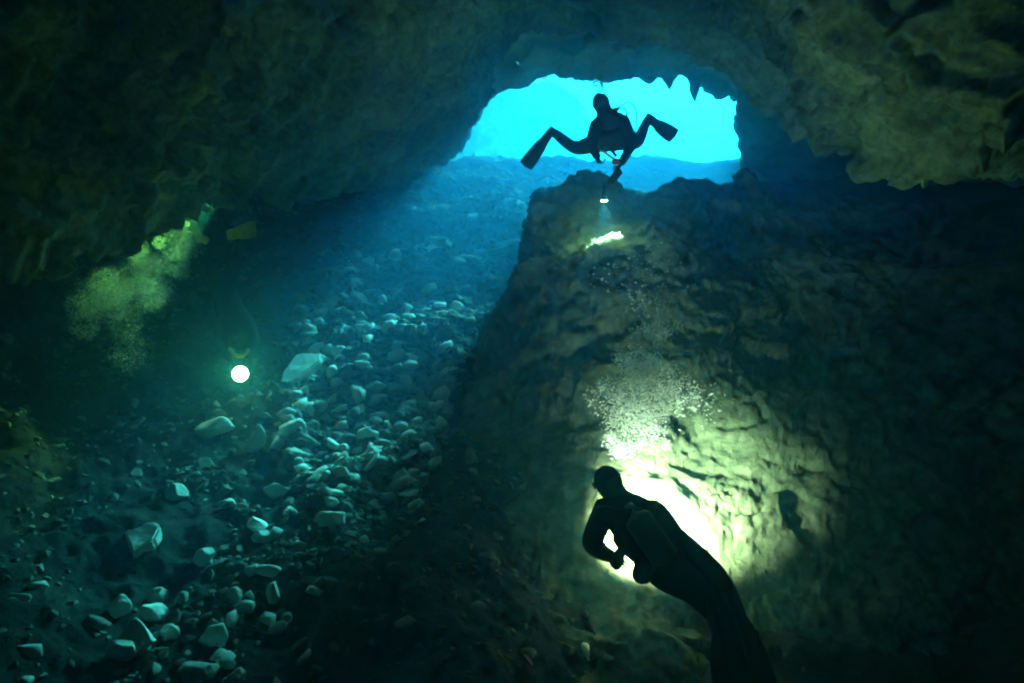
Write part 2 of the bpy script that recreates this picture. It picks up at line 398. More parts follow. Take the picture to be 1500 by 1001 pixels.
for px, a_, b_, w_, d_ in [(835,22,40,14,9.6),(852,20,46,14,9.6),(884,24,50,16,9.4),(902,28,46,12,9.3),(926,36,62,18,9.2),(955,40,60,14,9.1),(985,42,66,16,9.0),(1004,46,62,10,8.9),(1024,54,84,16,8.8),(1044,62,84,12,8.7),
                       (1068,72,100,16,8.6),(1092,86,104,12,8.4),(1368,236,262,16,6.0),(1400,236,262,14,5.8),(1440,232,256,16,5.5),(1290,226,246,14,6.5)]:
    stalactite(px, a_, b_, w_, d_, ceil_o, M_ceil)

# ------------------------------------------------------------------ outer rock shell of the cave (closed except at the entrance wall)
ny, na = 40, 96
g = np.zeros((ny + 1, na + 1, 3))
for a in range(ny + 1):
    y = 15.3 - 22.0 * a / ny
    r = 11.0 if a < ny * .7 else 11.0 * math.sqrt(max(0.0, 1 - ((a - ny * .7) / (ny * .3)) ** 2))
    for b in range(na + 1):
        th = 2 * math.pi * b / na
        g[a, b] = (1.0 + 1.15 * r * math.cos(th), y, 3.0 + .95 * r * math.sin(th))
h = .5 * fbm(g, .35, 4, 201); cen = np.array([1.0, 0, 3.0]); dirv = g - cen; dirv[..., 1] = 0
g2 = g * 1.0; g2 += dirv / np.maximum(np.linalg.norm(dirv, axis=-1, keepdims=True), .1) * h[..., None] * 1.0
g2[:, -1] = g2[:, 0]
shell, _ = grid_mesh('cavern_rock', g2, M_wall); struct(shell)

# ------------------------------------------------------------------ the open pool beyond the entrance
xs = np.linspace(-26, 34, 220); ys = np.linspace(15.6, 50, 160)
X, Y = np.meshgrid(xs, ys, indexing='ij')
bank = np.clip((Y - 19.5) / 12, 0, 1)
Z = 5.2 + .10 * (Y - 15.6) + (4.2 + 2.2 * np.clip((3 - X) / 8, -.3, 1)) * bank ** 1.1
g = np.stack([X, Y, Z], -1)
g[..., 2] += .5 * fbm(g * [1, 1, .3], .35, 4, 301) + .22 * ridged(g * [1, 1, .3], 1.1, 3, 305) * np.clip((24 - Y) / 6, .25, 1)
pool, _ = grid_mesh('pool_floor', g, M_sand); struct(pool)
xs = np.linspace(-27, 7.5, 160); zs = np.linspace(3.5, 11.5, 60)
X, Zz = np.meshgrid(xs, zs, indexing='ij')
Yw = 19.6 + 9.5 * np.clip((X - .2) / 6.5, 0, 1) + 1.4 * fbm(np.stack([X, X * 0, Zz * .5], -1), .22, 3, 401) + .7 * ridged(np.stack([X, X * 0, Zz], -1), .7, 4, 405) + 14 * np.clip((X - 2.5) / 5, 0, 1) ** 2
pw_, _ = grid_mesh('haze_cut_wall', np.stack([X, Yw, Zz], -1), M_ent); struct(pw_)  # wall added on the left to cut the bright haze behind the entrance
WL = 10.2
xs = np.linspace(-28, 36, 260); ys = np.linspace(16.8, 52, 200)
X, Y = np.meshgrid(xs, ys, indexing='ij'); rr = np.hypot(X - 5, Y - 17)
Z = WL + .07 * np.sin(rr * 3.2) + .05 * fbm(np.stack([X, Y, X * 0], -1), 1.2, 3, 7)
m, t, b = newmat('water_skin'); t.nodes.remove(b)
tp = t.nodes.new('ShaderNodeBsdfTransparent'); tp.inputs[0].default_value = (.86, .97, 1, 1)
gl = t.nodes.new('ShaderNodeBsdfGlossy'); gl.inputs[1].default_value = .06
mx = t.nodes.new('ShaderNodeMixShader'); mx.inputs[0].default_value = .5
t.links.new(tp.outputs[0], mx.inputs[1]); t.links.new(gl.outputs[0], mx.inputs[2]); t.links.new(mx.outputs[0], t.nodes['Material Output'].inputs[0])
watero, _ = grid_mesh('water_surface', np.stack([X, Y, Z], -1), m); struct(watero)

# ------------------------------------------------------------------ the water itself: one even closed volume
bm = bmesh.new(); bmesh.ops.create_cube(bm, size=1)
lo = Vector((-34, -14, -12.5)); hi = Vector((40, 56, 15.5))
for v in bm.verts: v.co = Vector(((v.co.x + .5) * (hi.x - lo.x) + lo.x, (v.co.y + .5) * (hi.y - lo.y) + lo.y, (v.co.z + .5) * (hi.z - lo.z) + lo.z))
me = bpy.data.meshes.new('haze'); bm.to_mesh(me); bm.free()
hm = bpy.data.materials.new('water_haze'); hm.use_nodes = True; t = hm.node_tree; t.nodes.remove(t.nodes['Principled BSDF'])
pv = t.nodes.new('ShaderNodeVolumePrincipled')
pv.inputs['Color'].default_value = (.02, .125, .24, 1)
pv.inputs['Absorption Color'].default_value = (.04, .70, .91, 1)
pv.inputs['Density'].default_value = .150
pv.inputs['Anisotropy'].default_value = .68
t.links.new(pv.outputs[0], t.nodes['Material Output'].inputs['Volume'])
haze = link('haze', me, hm); haze['kind'] = 'stuff'

# ------------------------------------------------------------------ stones
def hull_stone(seed, npts=14, flat=.7):
    r_ = random.Random(seed); bm = bmesh.new()
    for _ in range(npts):
        v = Vector((r_.gauss(0, 1), r_.gauss(0, 1), r_.gauss(0, 1))).normalized() * r_.uniform(.8, 1.0)
        bm.verts.new((v.x, v.y * r_.uniform(.75, 1), v.z * flat))
    bmesh.ops.convex_hull(bm, input=bm.verts[:])
    for v in [v for v in bm.verts if not v.link_faces]: bm.verts.remove(v)
    return bm
stone_meshes = []; low_meshes = []
for k in range(14):
    bm = hull_stone(100 + k, 15, rnd.uniform(.45, .8)); me = bpy.data.meshes.new('stone'); bm.to_mesh(me); me.materials.append(M_stone); low_meshes.append(me)
    bmesh.ops.subdivide_edges(bm, edges=bm.edges[:], cuts=1, use_grid_fill=True, smooth=.12)
    me = bpy.data.meshes.new('stone'); bm.to_mesh(me); bm.free(); me.materials.append(M_stone); me.polygons.foreach_set('use_smooth', [True] * len(me.polygons)); stone_meshes.append(me)
def inpoly(x, y, poly):
    c_ = False; j = len(poly) - 1
    for i_ in range(len(poly)):
        xi, yi = poly[i_]; xj, yj = poly[j]
        if (yi > y) != (yj > y) and x < (xj - xi) * (y - yi) / (yj - yi) + xi: c_ = not c_
        j = i_
    return c_
dense = [(440,440),(560,330),(640,300),(760,280),(770,330),(720,430),(690,500),(660,580),(650,660),(620,720),(520,760),(430,700),(400,640),(430,570),(415,500)]
sparse = [(150,760),(380,600),(640,620),(640,760),(520,860),(450,1000),(400,1060),(120,1060),(120,860)]
pts = []
tries = 0
while len(pts) < 14000 and tries < 500000:
    tries += 1
    x = rnd.uniform(-5.5, 2.0); y = rnd.uniform(2.5, 14.5)
    hit = bvh_floor.ray_cast(Vector((x, y, 12)), Vector((0, 0, -1)))
    if hit[0] is None: continue
    px, py, d = PIX(hit[0])
    if inpoly(px, py, dense): pr = 1.0
    elif inpoly(px, py, sparse): pr = .30 * max(0, min(1, .35 + 2.5 * float(perlin(np.array([[x * .9, y * .9, 3.3]]), 5)[0])))
    elif 0 < px < 900 and 240 < py < 1050: pr = .10
    else: pr = .02
    if rnd.random() > pr: continue
    s = min(.125, .027 + .022 * rnd.expovariate(.95))
    if not inpoly(px, py, dense): s *= .75
    s *= .62 + .06 * d
    pts.append((s / d, s, hit[0].copy(), hit[1].copy()))
pts.sort(key=lambda a: -a[0])
def stone_matrix(p, nrm, s):
    q = nrm.to_track_quat('Z', 'Y').to_matrix() @ Matrix.Rotation(rnd.uniform(0, 6.28), 3, 'Z') @ Matrix.Rotation(rnd.gauss(0, .35), 3, 'X')
    sc_ = Matrix.Diagonal((s * rnd.uniform(.9, 1.35), s * rnd.uniform(.7, 1.05), s * rnd.uniform(.7, 1.1)))
    return Matrix.Translation(p + nrm * s * .16) @ (q @ sc_).to_4x4()
for k, (ang_, s, p, nrm) in enumerate(pts[:290]):
    o = bpy.data.objects.new('stone', stone_meshes[k % 14]); COL.objects.link(o); o.parent = floor_o
    o.matrix_local = stone_matrix(p, nrm, s)
tv = [(np.array([v.co[:] for v in me.vertices]), [tuple(pg.vertices) for pg in me.polygons]) for me in low_meshes]
def joined_stones(plist, name, mat_, parent=None):
    V = []; Fc = []; off = 0
    for k, (_, s, p, nrm) in enumerate(plist):
        v, fcs = tv[k % 14]; mt = np.array(stone_matrix(p, nrm, s)); V.append(v @ mt[:3, :3].T + mt[:3, 3])
        Fc += [tuple(i_ + off for i_ in f_) for f_ in fcs]; off += len(v)
    me = bpy.data.meshes.new(name); me.from_pydata(np.concatenate(V).tolist(), [], Fc); me.materials.append(mat_)
    o = bpy.data.objects.new(name, me); COL.objects.link(o); o.parent = parent; o['kind'] = 'stuff'; return o
M_grav = stonemat('gravel_stone', (.04, .045, .04), (.50, .50, .45))
joined_stones(pts[290:], 'small_stones', M_grav, floor_o)
pts2 = []
for _ in range(700):
    x = rnd.uniform(-4, 5); y = rnd.uniform(16.2, 23)
    pts2.append((0, min(.5, .06 + .09 * rnd.expovariate(1.0)), Vector((x, y, 5.2 + .1 * (y - 15.6))), Vector((0, 0, 1))))
joined_stones(pts2, 'pool_rubble', M_grav)

# the pale stones one can point at: px, py, width, height (photo pixels at their depth), label
NAMED = [
 (700,314,34,13,'small pale rectangular slab high on the slope just below the entrance'),
 (643,354,36,18,'pale flat stone on the upper slope, lower left of the rectangular slab'),
 (690,378,44,9,'thin dim ledge stone on the upper slope beneath the pale flat stone'),
 (742,358,40,9,'long thin pale stone touching the left edge of the rock mound'),
 (741,342,11,9,'tiny bright pebble just above the long thin pale stone'),
 (440,534,46,62,'large triangular pale slab standing right of the diver facing the camera'),
 (497,517,26,20,'rounded pale stone just right of the large triangular slab'),
 (468,528,34,20,'low pale stone tucked against the foot of the triangular slab'),
 (315,627,58,30,'broad flat boulder directly beneath the diver facing the camera'),
 (378,643,28,40,'upright oval pale stone right of the broad flat boulder'),
 (428,628,42,28,'lumpy pale stone right of the upright oval stone'),
 (258,722,34,26,'dim rounded stone alone on the dark floor, upper of the far left ones'),
 (205,781,52,48,'pointed heart-shaped pale rock alone on the dark floor at far left'),
 (376,768,32,18,'brightest stone of the lower slope, upper one of a touching pair'),
 (384,787,36,20,'brightest stone of the lower slope, lower one of a touching pair'),
 (334,738,28,14,'small slanting stone above and left of the brightest pair'),
 (297,816,36,26,'dim blocky stone below and left of the brightest pair'),
 (393,836,38,18,'flat pale stone a little below the brightest pair'),
 (398,868,24,28,'narrow wedge-shaped stone under the flat pale stone'),
 (340,872,26,22,'upper stone of the dim pile right of the big lower left cluster'),
 (358,890,30,20,'lower stone of the dim pile right of the big lower left cluster'),
 (172,888,34,30,'upper left stone of the big pale cluster at lower left'),
 (230,874,32,24,'topmost stone of the big pale cluster at lower left'),
 (228,900,44,26,'wide middle stone of the big pale cluster at lower left'),
 (200,926,58,38,'largest stone in the heart of the big pale cluster at lower left'),
 (178,952,44,26,'bottom stone of the big pale cluster at lower left'),
 (248,926,28,22,'right-hand outlying stone of the big pale cluster at lower left'),
 (312,930,42,34,'curved rounded stone between the lower left cluster and the bottom edge'),
 (406,922,30,18,'small stone low on the slope with only dark floor to its right'),
 (462,866,30,13,'thin flat stone on dark floor, outermost right of the lower ones'),
 (290,984,56,30,'big pale boulder cut off by the bottom edge of the picture'),
 (333,972,24,18,'small stone touching the top of the bottom edge boulders'),
 (342,992,34,22,'bright pale stone at the bottom edge right of the big boulder'),
 (536,637,36,20,'pale flat stone midway down the slope beside the mound foot'),
 (408,718,40,22,'dim mottled stone above the brightest pair'),
 (484,760,44,22,'pale double-humped stone right of the brightest pair'),
]
SLABS = {440: [(425,508),(445,506),(463,509),(466,521),(455,540),(446,556),(430,567),(421,562),(419,540)],
         205: [(179,771),(194,770),(205,759),(221,762),(230,771),(230,786),(220,797),(212,808),(203,799),(188,784)],
         700: [(684,311),(702,307),(717,308),(718,317),(703,321),(686,321)]}
def slab_mesh(poly, px, py, d, th, seed):
    bm = bmesh.new(); vs = [bm.verts.new(((x - px) / FX * d, 0, (py - y) / FX * d * 1.35)) for x, y in poly]
    f = bm.faces.new(vs); r_ = bmesh.ops.extrude_face_region(bm, geom=[f]); 
    for v in r_['geom']:
        if isinstance(v, bmesh.types.BMVert): v.co.y += th
    bmesh.ops.recalc_face_normals(bm, faces=bm.faces[:])
    bmesh.ops.bevel(bm, geom=bm.edges[:], offset=.018, segments=2, affect='EDGES')
    bmesh.ops.triangulate(bm, faces=bm.faces[:]); bmesh.ops.subdivide_edges(bm, edges=bm.edges[:], cuts=3, use_grid_fill=True)
    co = np.array([v.co[:] for v in bm.verts])
    for v, k_ in zip(bm.verts, np.stack([fbm(co + s_, 5, 3, seed) for s_ in (0, 9, 18)], -1) * .012): v.co += Vector(k_)
    me = bpy.data.meshes.new('stone'); bm.to_mesh(me); bm.free(); return me
def ray_to(bvh, px, py):
    d = P(px, py, 1.0).normalized(); return bvh.ray_cast(Vector((0, 0, 0)), d)
def big_stone(seed, wd, ht, dp, tri=False):
    bm = bmesh.new(); bmesh.ops.create_icosphere(bm, subdivisions=4, radius=1)
    co = np.array([v.co[:] for v in bm.verts]); r_ = np.random.RandomState(seed)
    for _ in range(9):                                                    # chip flat faces off the lump
        nn = r_.normal(0, 1, 3); nn /= np.linalg.norm(nn); lim = r_.uniform(.45, .8)
        e_ = np.clip(co @ nn - lim, 0, None); co = co - e_[:, None] * nn * .92
    if tri: co[:, 0] *= np.clip(.18 + .55 * (co[:, 2] + 1), .18, 1); co[:, 0] -= .25 * (1 - co[:, 2]) * .5
    co = co + co * (.16 * fbm(co + seed * 3.1, 1.5, 4, seed))[:, None]
    co = (co - (co.max(0) + co.min(0)) / 2) / (co.max(0) - co.min(0)); co *= np.array([wd, dp, ht])
    for v, c_ in zip(bm.verts, co): v.co = c_
    me = bpy.data.meshes.new('stone'); bm.to_mesh(me); bm.free(); return me
for k, (px, py, wpx, hpx, lab) in enumerate(NAMED):
    hit = ray_to(bvh_floor, px, py + hpx * .35)
    if hit[0] is None: continue
    d = PIX(hit[0])[2]; wd = wpx / FX * d; ht = hpx / FX * d * 1.1
    nm = 'pale_boulder' if wpx > 40 else 'pale_stone'
    if px in SLABS:
        o = link('pale_slab', slab_mesh(SLABS[px], px, py, d, .12, k), M_white_stone, smooth=False)
        o.location = hit[0] + Vector((0, -.03, hpx / FX * d * .30)); o.rotation_euler = (R(-50), 0, 0)
        tag(o, lab, 'stone', 'pale stones on the rubble slope'); continue
    o = link(nm, big_stone(500 + k, wd, ht, max(wd, ht) * .7, False), M_white_stone if px in (376, 384, 378, 290, 342, 643, 315) else M_pale)
    o.location = hit[0] + Vector((0, 0, ht * .3)); o.rotation_euler = (rnd.gauss(0, .12), rnd.gauss(0, .15), rnd.gauss(0, .3))
    tag(o, lab, 'stone', 'pale stones on the rubble slope')

# ------------------------------------------------------------------ divers
def skin_mesh(verts, edges, radii, root=0, sub=2):
    me = bpy.data.meshes.new('tmp'); me.from_pydata([tuple(v) for v in verts], edges, [])
    o = bpy.data.objects.new('tmp', me); COL.objects.link(o)
    md = o.modifiers.new('s', 'SKIN'); md.use_smooth_shade = True
    for i_, sv in enumerate(me.skin_vertices[0].data):
        rr_ = radii[i_]; sv.radius = rr_ if isinstance(rr_, tuple) else (rr_, rr_); sv.use_root = (i_ == root)
    ms = o.modifiers.new('u', 'SUBSURF'); ms.levels = sub; ms.render_levels = sub
    dg = bpy.context.evaluated_depsgraph_get(); dg.update()
    res = bpy.data.meshes.new_from_object(o.evaluated_get(dg)); bpy.data.objects.remove(o); bpy.data.meshes.remove(me)
    return res
def join_meshes(ms):
    bm = bmesh.new()
    for m_i in ms: bm.from_mesh(m_i)
    me = bpy.data.meshes.new('body'); bm.to_mesh(me); bm.free(); return me
def tube(pts_, r, sides=8):
    pts_ = [Vector(p) for p in pts_]; g_ = cr(np.array([p[:] for p in pts_]), max(2, len(pts_) * 5)) if len(pts_) > 2 else np.array([p[:] for p in pts_])
    V = []; Fc = []; prev = None
    for i_, p in enumerate(g_):
        tdir = Vector(g_[min(i_ + 1, len(g_) - 1)] - g_[max(i_ - 1, 0)]).normalized()
        a_ = prev if prev else (Vector((0, 0, 1)) if abs(tdir.z) < .9 else Vector((1, 0, 0)))
        x_ = (a_ - tdir * a_.dot(tdir)).normalized(); y_ = tdir.cross(x_); prev = x_
        rr_ = r[i_ * len(r) // len(g_)] if isinstance(r, (list, tuple)) else r
        for s_ in range(sides):
            th = 2 * math.pi * s_ / sides; V.append(Vector(p) + (x_ * math.cos(th) + y_ * math.sin(th)) * rr_)
    for i_ in range(len(g_) - 1):
        for s_ in range(sides):
            a_ = i_ * sides + s_; b_ = i_ * sides + (s_ + 1) % sides; Fc.append((a_, b_, b_ + sides, a_ + sides))
    Fc.append(tuple(range(sides - 1, -1, -1))); Fc.append(tuple(len(V) - sides + s_ for s_ in range(sides)))
    me = bpy.data.meshes.new('tube'); me.from_pydata([tuple(v) for v in V], [], Fc); return me
def lathe(p0, p1, prof, sides=20):
    """prof: (t along p0..p1, radius)"""
    p0 = Vector(p0); p1 = Vector(p1); ax = (p1 - p0); q_ = ax.to_track_quat('Z', 'Y'); V = []; Fc = []
    for (t_, r_) in prof:
        for s_ in range(sides):
            th = 2 * math.pi * s_ / sides; V.append(p0 + ax * t_ + q_ @ Vector((r_ * math.cos(th), r_ * math.sin(th), 0)))
    for i_ in range(len(prof) - 1):
        for s_ in range(sides):
            a_ = i_ * sides + s_; b_ = i_ * sides + (s_ + 1) % sides; Fc.append((a_, b_, b_ + sides, a_ + sides))
    Fc.append(tuple(range(sides - 1, -1, -1))); Fc.append(tuple(len(V) - sides + s_ for s_ in range(sides)))
    me = bpy.data.meshes.new('lathe'); me.from_pydata([tuple(v) for v in V], [], Fc); return me
def hand_meshes(wrist, palm_dir, side_dir, curl=.6, sgn=1):
    pd = Vector(palm_dir).normalized(); sd_ = Vector(side_dir); sd_ = (sd_ - pd * sd_.dot(pd)).normalized(); nd = pd.cross(sd_) * sgn
    out_ = [skin_mesh([wrist, wrist + pd * .045, wrist + pd * .085], [(0, 1), (1, 2)], [(.028, .024), (.042, .022), (.040, .018)], 0, 1)]
    for k, (o_, l_) in enumerate([(-.030, .075), (-.010, .085), (.010, .08), (.030, .065)]):
        b0 = wrist + pd * .07 + sd_ * o_; d1 = (pd + nd * curl * .5).normalized(); d2 = (pd + nd * curl * 1.6).normalized()
        out_.append(skin_mesh([b0, b0 + d1 * l_ * .5, b0 + d1 * l_ * .5 + d2 * l_ * .5], [(0, 1), (1, 2)], [.0105, .0095, .008], 0, 1))
    b0 = wrist + pd * .03 - sd_ * .03; d1 = (pd * .6 - sd_ + nd * .3).normalized(); d2 = (pd + nd * .5 - sd_ * .2).normalized()
    out_.append(skin_mesh([b0, b0 + d1 * .035, b0 + d1 * .035 + d2 * .035], [(0, 1), (1, 2)], [.013, .011, .009], 0, 1))
    return out_
def fin_mesh(heel, tip, side, wt=.21, wb=.10):
    heel = Vector(heel); tip = Vector(tip); ax = tip - heel; L_ = ax.length; a_ = ax / L_
    s_ = Vector(side); s_ = (s_ - a_ * s_.dot(a_)).normalized(); n_ = a_.cross(s_)
    bm = bmesh.new()
    prof = [(0, wb * .45, .045), (.10, wb * .55, .055), (.25, wb * .6, .05), (.34, wb * .62, .022), (.5, wt * .42, .014), (.8, wt * .5, .009), (.96, wt * .5, .006), (1.0, wt * .46, .005)]
    ringsv = []
    for (t_, hw, th) in prof:
        bow = math.sin(t_ * math.pi) * .03
        ring = []
        cols_ = [(-1, .6), (-.92, 1.9), (-.8, 1), (-.1, .9), (0, 1.5), (.1, .9), (.8, 1), (.92, 1.9), (1, .6)]
        top = [bm.verts.new(heel + a_ * L_ * (t_ + (.03 * (1 - abs(c_)) if t_ == 1.0 else 0)) + s_ * hw * c_ + n_ * (th * .5 * k_ + bow)) for c_, k_ in cols_]
        bo = [bm.verts.new(heel + a_ * L_ * (t_ + (.03 * (1 - abs(c_)) if t_ == 1.0 else 0)) + s_ * hw * c_ + n_ * (-th * .5 * k_ + bow)) for c_, k_ in reversed(cols_)]
        ringsv.append(top + bo)
    for i_ in range(len(ringsv) - 1):
        A, B = ringsv[i_], ringsv[i_ + 1]
        for j in range(len(A)): bm.faces.new((A[j], A[(j + 1) % len(A)], B[(j + 1) % len(A)], B[j]))
    bm.faces.new(ringsv[0][::-1]); bm.faces.new(ringsv[-1])
    bmesh.ops.recalc_face_normals(bm, faces=bm.faces[:])
    me = bpy.data.meshes.new('fin'); bm.to_mesh(me); bm.free(); return me

def diver(J, label, fin_mat=M_rubber, face=None, up=None, hand_r=None, hand_l=None, tank=None, fins=None, headr=.105, group='divers in the cave', scale=1.0, torso=(.15, .17, .15), legs=1.0):
    root = empty('person', J['pelvis']); tag(root, label, 'person', group)
    V = [J['pelvis'], J['waist'], J['chest'], J['neck'], J['head'], J['crown'],
         J['sl'], J['el'], J['wl'], J['sr'], J['er'], J['wr'],
         J['hl'], J['kl'], J['al'], J['hr'], J['kr'], J['ar']]
    # toes
    V += [J['tl'], J['tr']]
    E = [(0, 1), (1, 2), (2, 3), (3, 4), (4, 5), (2, 6), (6, 7), (7, 8), (2, 9), (9, 10), (10, 11), (0, 12), (12, 13), (13, 14), (0, 15), (15, 16), (16, 17), (14, 18), (17, 19)]
    s = scale
    Rd = [torso[0], torso[1] * .9, torso[1], .088, headr * 1.08, headr * .95, .10, .075, .045, .10, .075, .045, .125, .085, .058, .125, .085, .058, .045, .045]
    Rd = [r_ * s * (legs if i_ > 11 else 1) for i_, r_ in enumerate(Rd)]
    parts = [skin_mesh(V, E, Rd, 0, 2)]
    hbm = bmesh.new(); bmesh.ops.create_icosphere(hbm, subdivisions=3, radius=1); hu = (J['crown'] - J['neck']).normalized()
    hq = hu.to_track_quat('Z', 'Y'); hmid = (J['head'] + J['crown']) / 2
    for v in hbm.verts: v.co = hmid + hq @ Vector((v.co.x * headr * 1.02, v.co.y * headr * 1.02, v.co.z * headr * 1.22))
    hme = bpy.data.meshes.new('h'); hbm.to_mesh(hme); hbm.free(); parts.append(hme)
    for wkey, ekey, hd, sg in (('wl', 'el', hand_l, 1), ('wr', 'er', hand_r, -1)):
        pdv = hd if hd is not None else (J[wkey] - J[ekey])
        parts += hand_meshes(J[wkey], pdv, J['sr'] - J['sl'], .7, sg)
    body = link('body', join_meshes(parts), M_suit, root)
    f_ = Vector(face).normalized(); u_ = (J['crown'] - J['neck']).normalized(); u_ = (u_ - f_ * u_.dot(f_)).normalized(); r_ = f_.cross(u_)
    hc = (J['head'] + J['crown']) / 2
    # mask: frame, lens, strap
    def rounded_box(cx, w_, h_, d_):
        bm = bmesh.new(); bmesh.ops.create_cube(bm, size=1); bmesh.ops.bevel(bm, geom=bm.edges[:], offset=.22, segments=3, affect='EDGES')
        for v in bm.verts: v.co = cx + r_ * v.co.x * w_ + u_ * v.co.y * h_ + f_ * v.co.z * d_
        me = bpy.data.meshes.new('m'); bm.to_mesh(me); bm.free(); return me
    mk = link('mask', rounded_box(hc + f_ * headr * .86 + u_ * .015, .165, .085, .06), M_rubber, root)
    link('lens', rounded_box(hc + f_ * (headr * .86 + .022) + u_ * .015, .145, .066, .025), M_lens, mk)
    ring = [hc + u_ * .012 + (f_ * math.cos(a_) + r_ * math.sin(a_)) * headr * 1.03 for a_ in np.linspace(.6, 2 * math.pi - .6, 12)]
    link('strap', tube(ring, .008, 6), M_rubber, mk)
    nose = link('face', rounded_box(hc + f_ * headr * .84 - u_ * .035, .10, .07, .05), M_skin, root)
    mouth = hc + f_ * (headr * .95 + .01) - u_ * .062
    reg = link('regulator', lathe(mouth - f_ * .02, mouth + f_ * .05, [(0, .02), (.3, .024), (.5, .038), (.9, .036), (1, .028)], 14), M_rubber, root)
    # tank on the back
    t0, t1 = tank
    tk = link('tank', lathe(t0, t1, [(0, .03), (.02, .075), (.06, .092), (.86, .092), (.93, .075), (.98, .03), (1.0, .02)], 22), M_tank, root)
    ax = (t1 - t0).normalized()
    link('valve', lathe(t1, t1 + ax * .07, [(0, .016), (.4, .022), (.45, .034), (.9, .034), (1, .02)], 12), M_steel, tk)
    if fin_mat is not M_yellow: link('hose', tube([t1 + ax * .04, t1 + ax * .05 + (J['sr'] - J['sl']) * .35, J['sr'] + f_ * .12 + u_ * .03, mouth + r_ * .05, mouth + f_ * .02], .011), M_rubber, root)
    # buoyancy vest: a padded shell round the chest
    vest = skin_mesh([J['pelvis'].lerp(J['waist'], .45), J['waist'], J['chest'], J['chest'].lerp(J['neck'], .35)], [(0, 1), (1, 2), (2, 3)], [torso[0] * 1.0 * s, torso[1] * 1.03 * s, torso[1] * 1.10 * s, torso[1] * .8 * s], 0, 2)
    link('buoyancy_vest', vest, M_bcd, root)
    for k in (0, 1):
        heel, tip, side, wd = fins[k]
        link('fin', fin_mesh(heel, tip, side, wd), fin_mat, root)
    return root, f_, u_, r_

camx = Vector((1, 0, 0)); camf = Vector((0, cp, sp)); camu = Vector((0, -sp, cp))

# torch: body, head, lens, lamp
def torch(pos, direction, label, power, cone, lens_r=.035, colr=(1, .98, .85), emit=40, blend=.6, length=.2, soft=.03, plume_flood=0):
    d_ = Vector(direction).normalized(); root = empty('torch', pos); tag(root, label, 'torch', 'dive torches')
    link('barrel', lathe(pos - d_ * length, pos - d_ * .04, [(0, .015), (.03, .019), (.9, .019), (1, .017)], 16), M_rubber, root)
    link('lamp_head', lathe(pos - d_ * .05, pos + d_ * .004, [(0, .02), (.4, lens_r * 1.08), (.97, lens_r * 1.12), (1, lens_r * 1.05)], 20), M_steel, root)
    link('lens', lathe(pos + d_ * .006, pos + d_ * .012, [(0, lens_r), (.7, lens_r), (1, lens_r * .9)], 20), emis('torch_light', (.85, 1, .35), emit), root)
    ld = bpy.data.lights.new('torch_lamp', 'SPOT'); ld.energy = power; ld.spot_size = R(cone); ld.spot_blend = blend; ld.shadow_soft_size = soft; ld.color = colr
    lo_ = bpy.data.objects.new('torch_lamp', ld); COL.objects.link(lo_); lo_.parent = root
    lo_.location = d_ * .03; lo_.rotation_euler = (-d_).to_track_quat('Z', 'Y').to_euler()
    if plume_flood:                                                              # second flood, added and aimed up to light the bubble plume
        l2 = ld.copy(); l2.energy = plume_flood; l2.spot_size = R(96); l2.spot_blend = 1.0; o2 = bpy.data.objects.new('torch_lamp', l2); COL.objects.link(o2); o2.parent = root
        o2.location = d_ * .03; o2.rotation_euler = (-(P(932,585,5.95) - pos)).to_track_quat('Z', 'Y').to_euler()
    return root

# --- diver before the entrance, swimming towards us with legs spread
D = 9.0
J = dict(pelvis=P(898,207,9.25), waist=P(897,197,9.1), chest=P(893,183,8.95), neck=P(887,166,8.8), head=P(881,154,8.72), crown=P(880,149,8.70),
         sl=P(873,184,8.85), el=P(866,212,8.75), wl=P(876,233,8.55), sr=P(914,180,8.85), er=P(926,212,8.7), wr=P(908,242,8.5),
         hl=P(878,208,9.35), kl=P(842,219,9.5), al=P(810,193,9.7), hr=P(916,206,9.35), kr=P(934,210,9.6), ar=P(948,176,9.8),
         tl=P(803,196,9.75), tr=P(955,174,9.85))
fins = [(P(811,188,9.7), P(770,243,9.75), camx + camu * .5, .20), (P(946,170,9.8), P(988,200,9.75), camx * .3 - camu, .22)]
r1, f1, u1, s1 = diver(J, 'diver silhouetted in the bright blue entrance, both finned legs spread', face=-camf - camu * .25, tank=(P(905,205,9.35) + camf * .0, P(902,166,9.1)), fins=fins, torso=(.18, .235, .15), headr=.105, legs=1.12)
# webbing, gauge and loops hanging below the chest
link('harness_strap', tube([P(874,214,8.75), P(884,222,8.6), P(896,231,8.55), P(905,236,8.5)], .018), M_white, r1)
link('harness_strap', tube([P(884,214,8.7), P(895,220,8.6), P(902,228,8.5)], .022), M_blue, r1)
link('hose_loop', tube([P(905,214,8.7), P(916,212,8.6), P(921,224,8.5), P(914,236,8.5), P(904,240,8.5)], .012), M_rubber, r1)
link('gauge', lathe(P(901,233,8.45), P(903,240,8.45), [(0, .03), (.2, .042), (.8, .042), (1, .03)], 14), M_red, r1)
link('hose_loop', tube([P(905,158,9.0), P(922,150,9.1), P(932,165,9.0), P(930,195,8.8), P(922,214,8.6)], .010), M_rubber, r1)
link('light_canister', lathe(P(908,250,8.5), P(892,270,8.45), [(0, .03), (.05, .045), (.95, .045), (1, .03)], 14), M_rubber, r1)
torch(P(885,293,8.45), P(887,348,8.62) - P(885,293,8.45), 'small torch pointing straight down at the top of the rock mound', 75, 56, .035, (.75, .9, .75), 60, .4, .17)

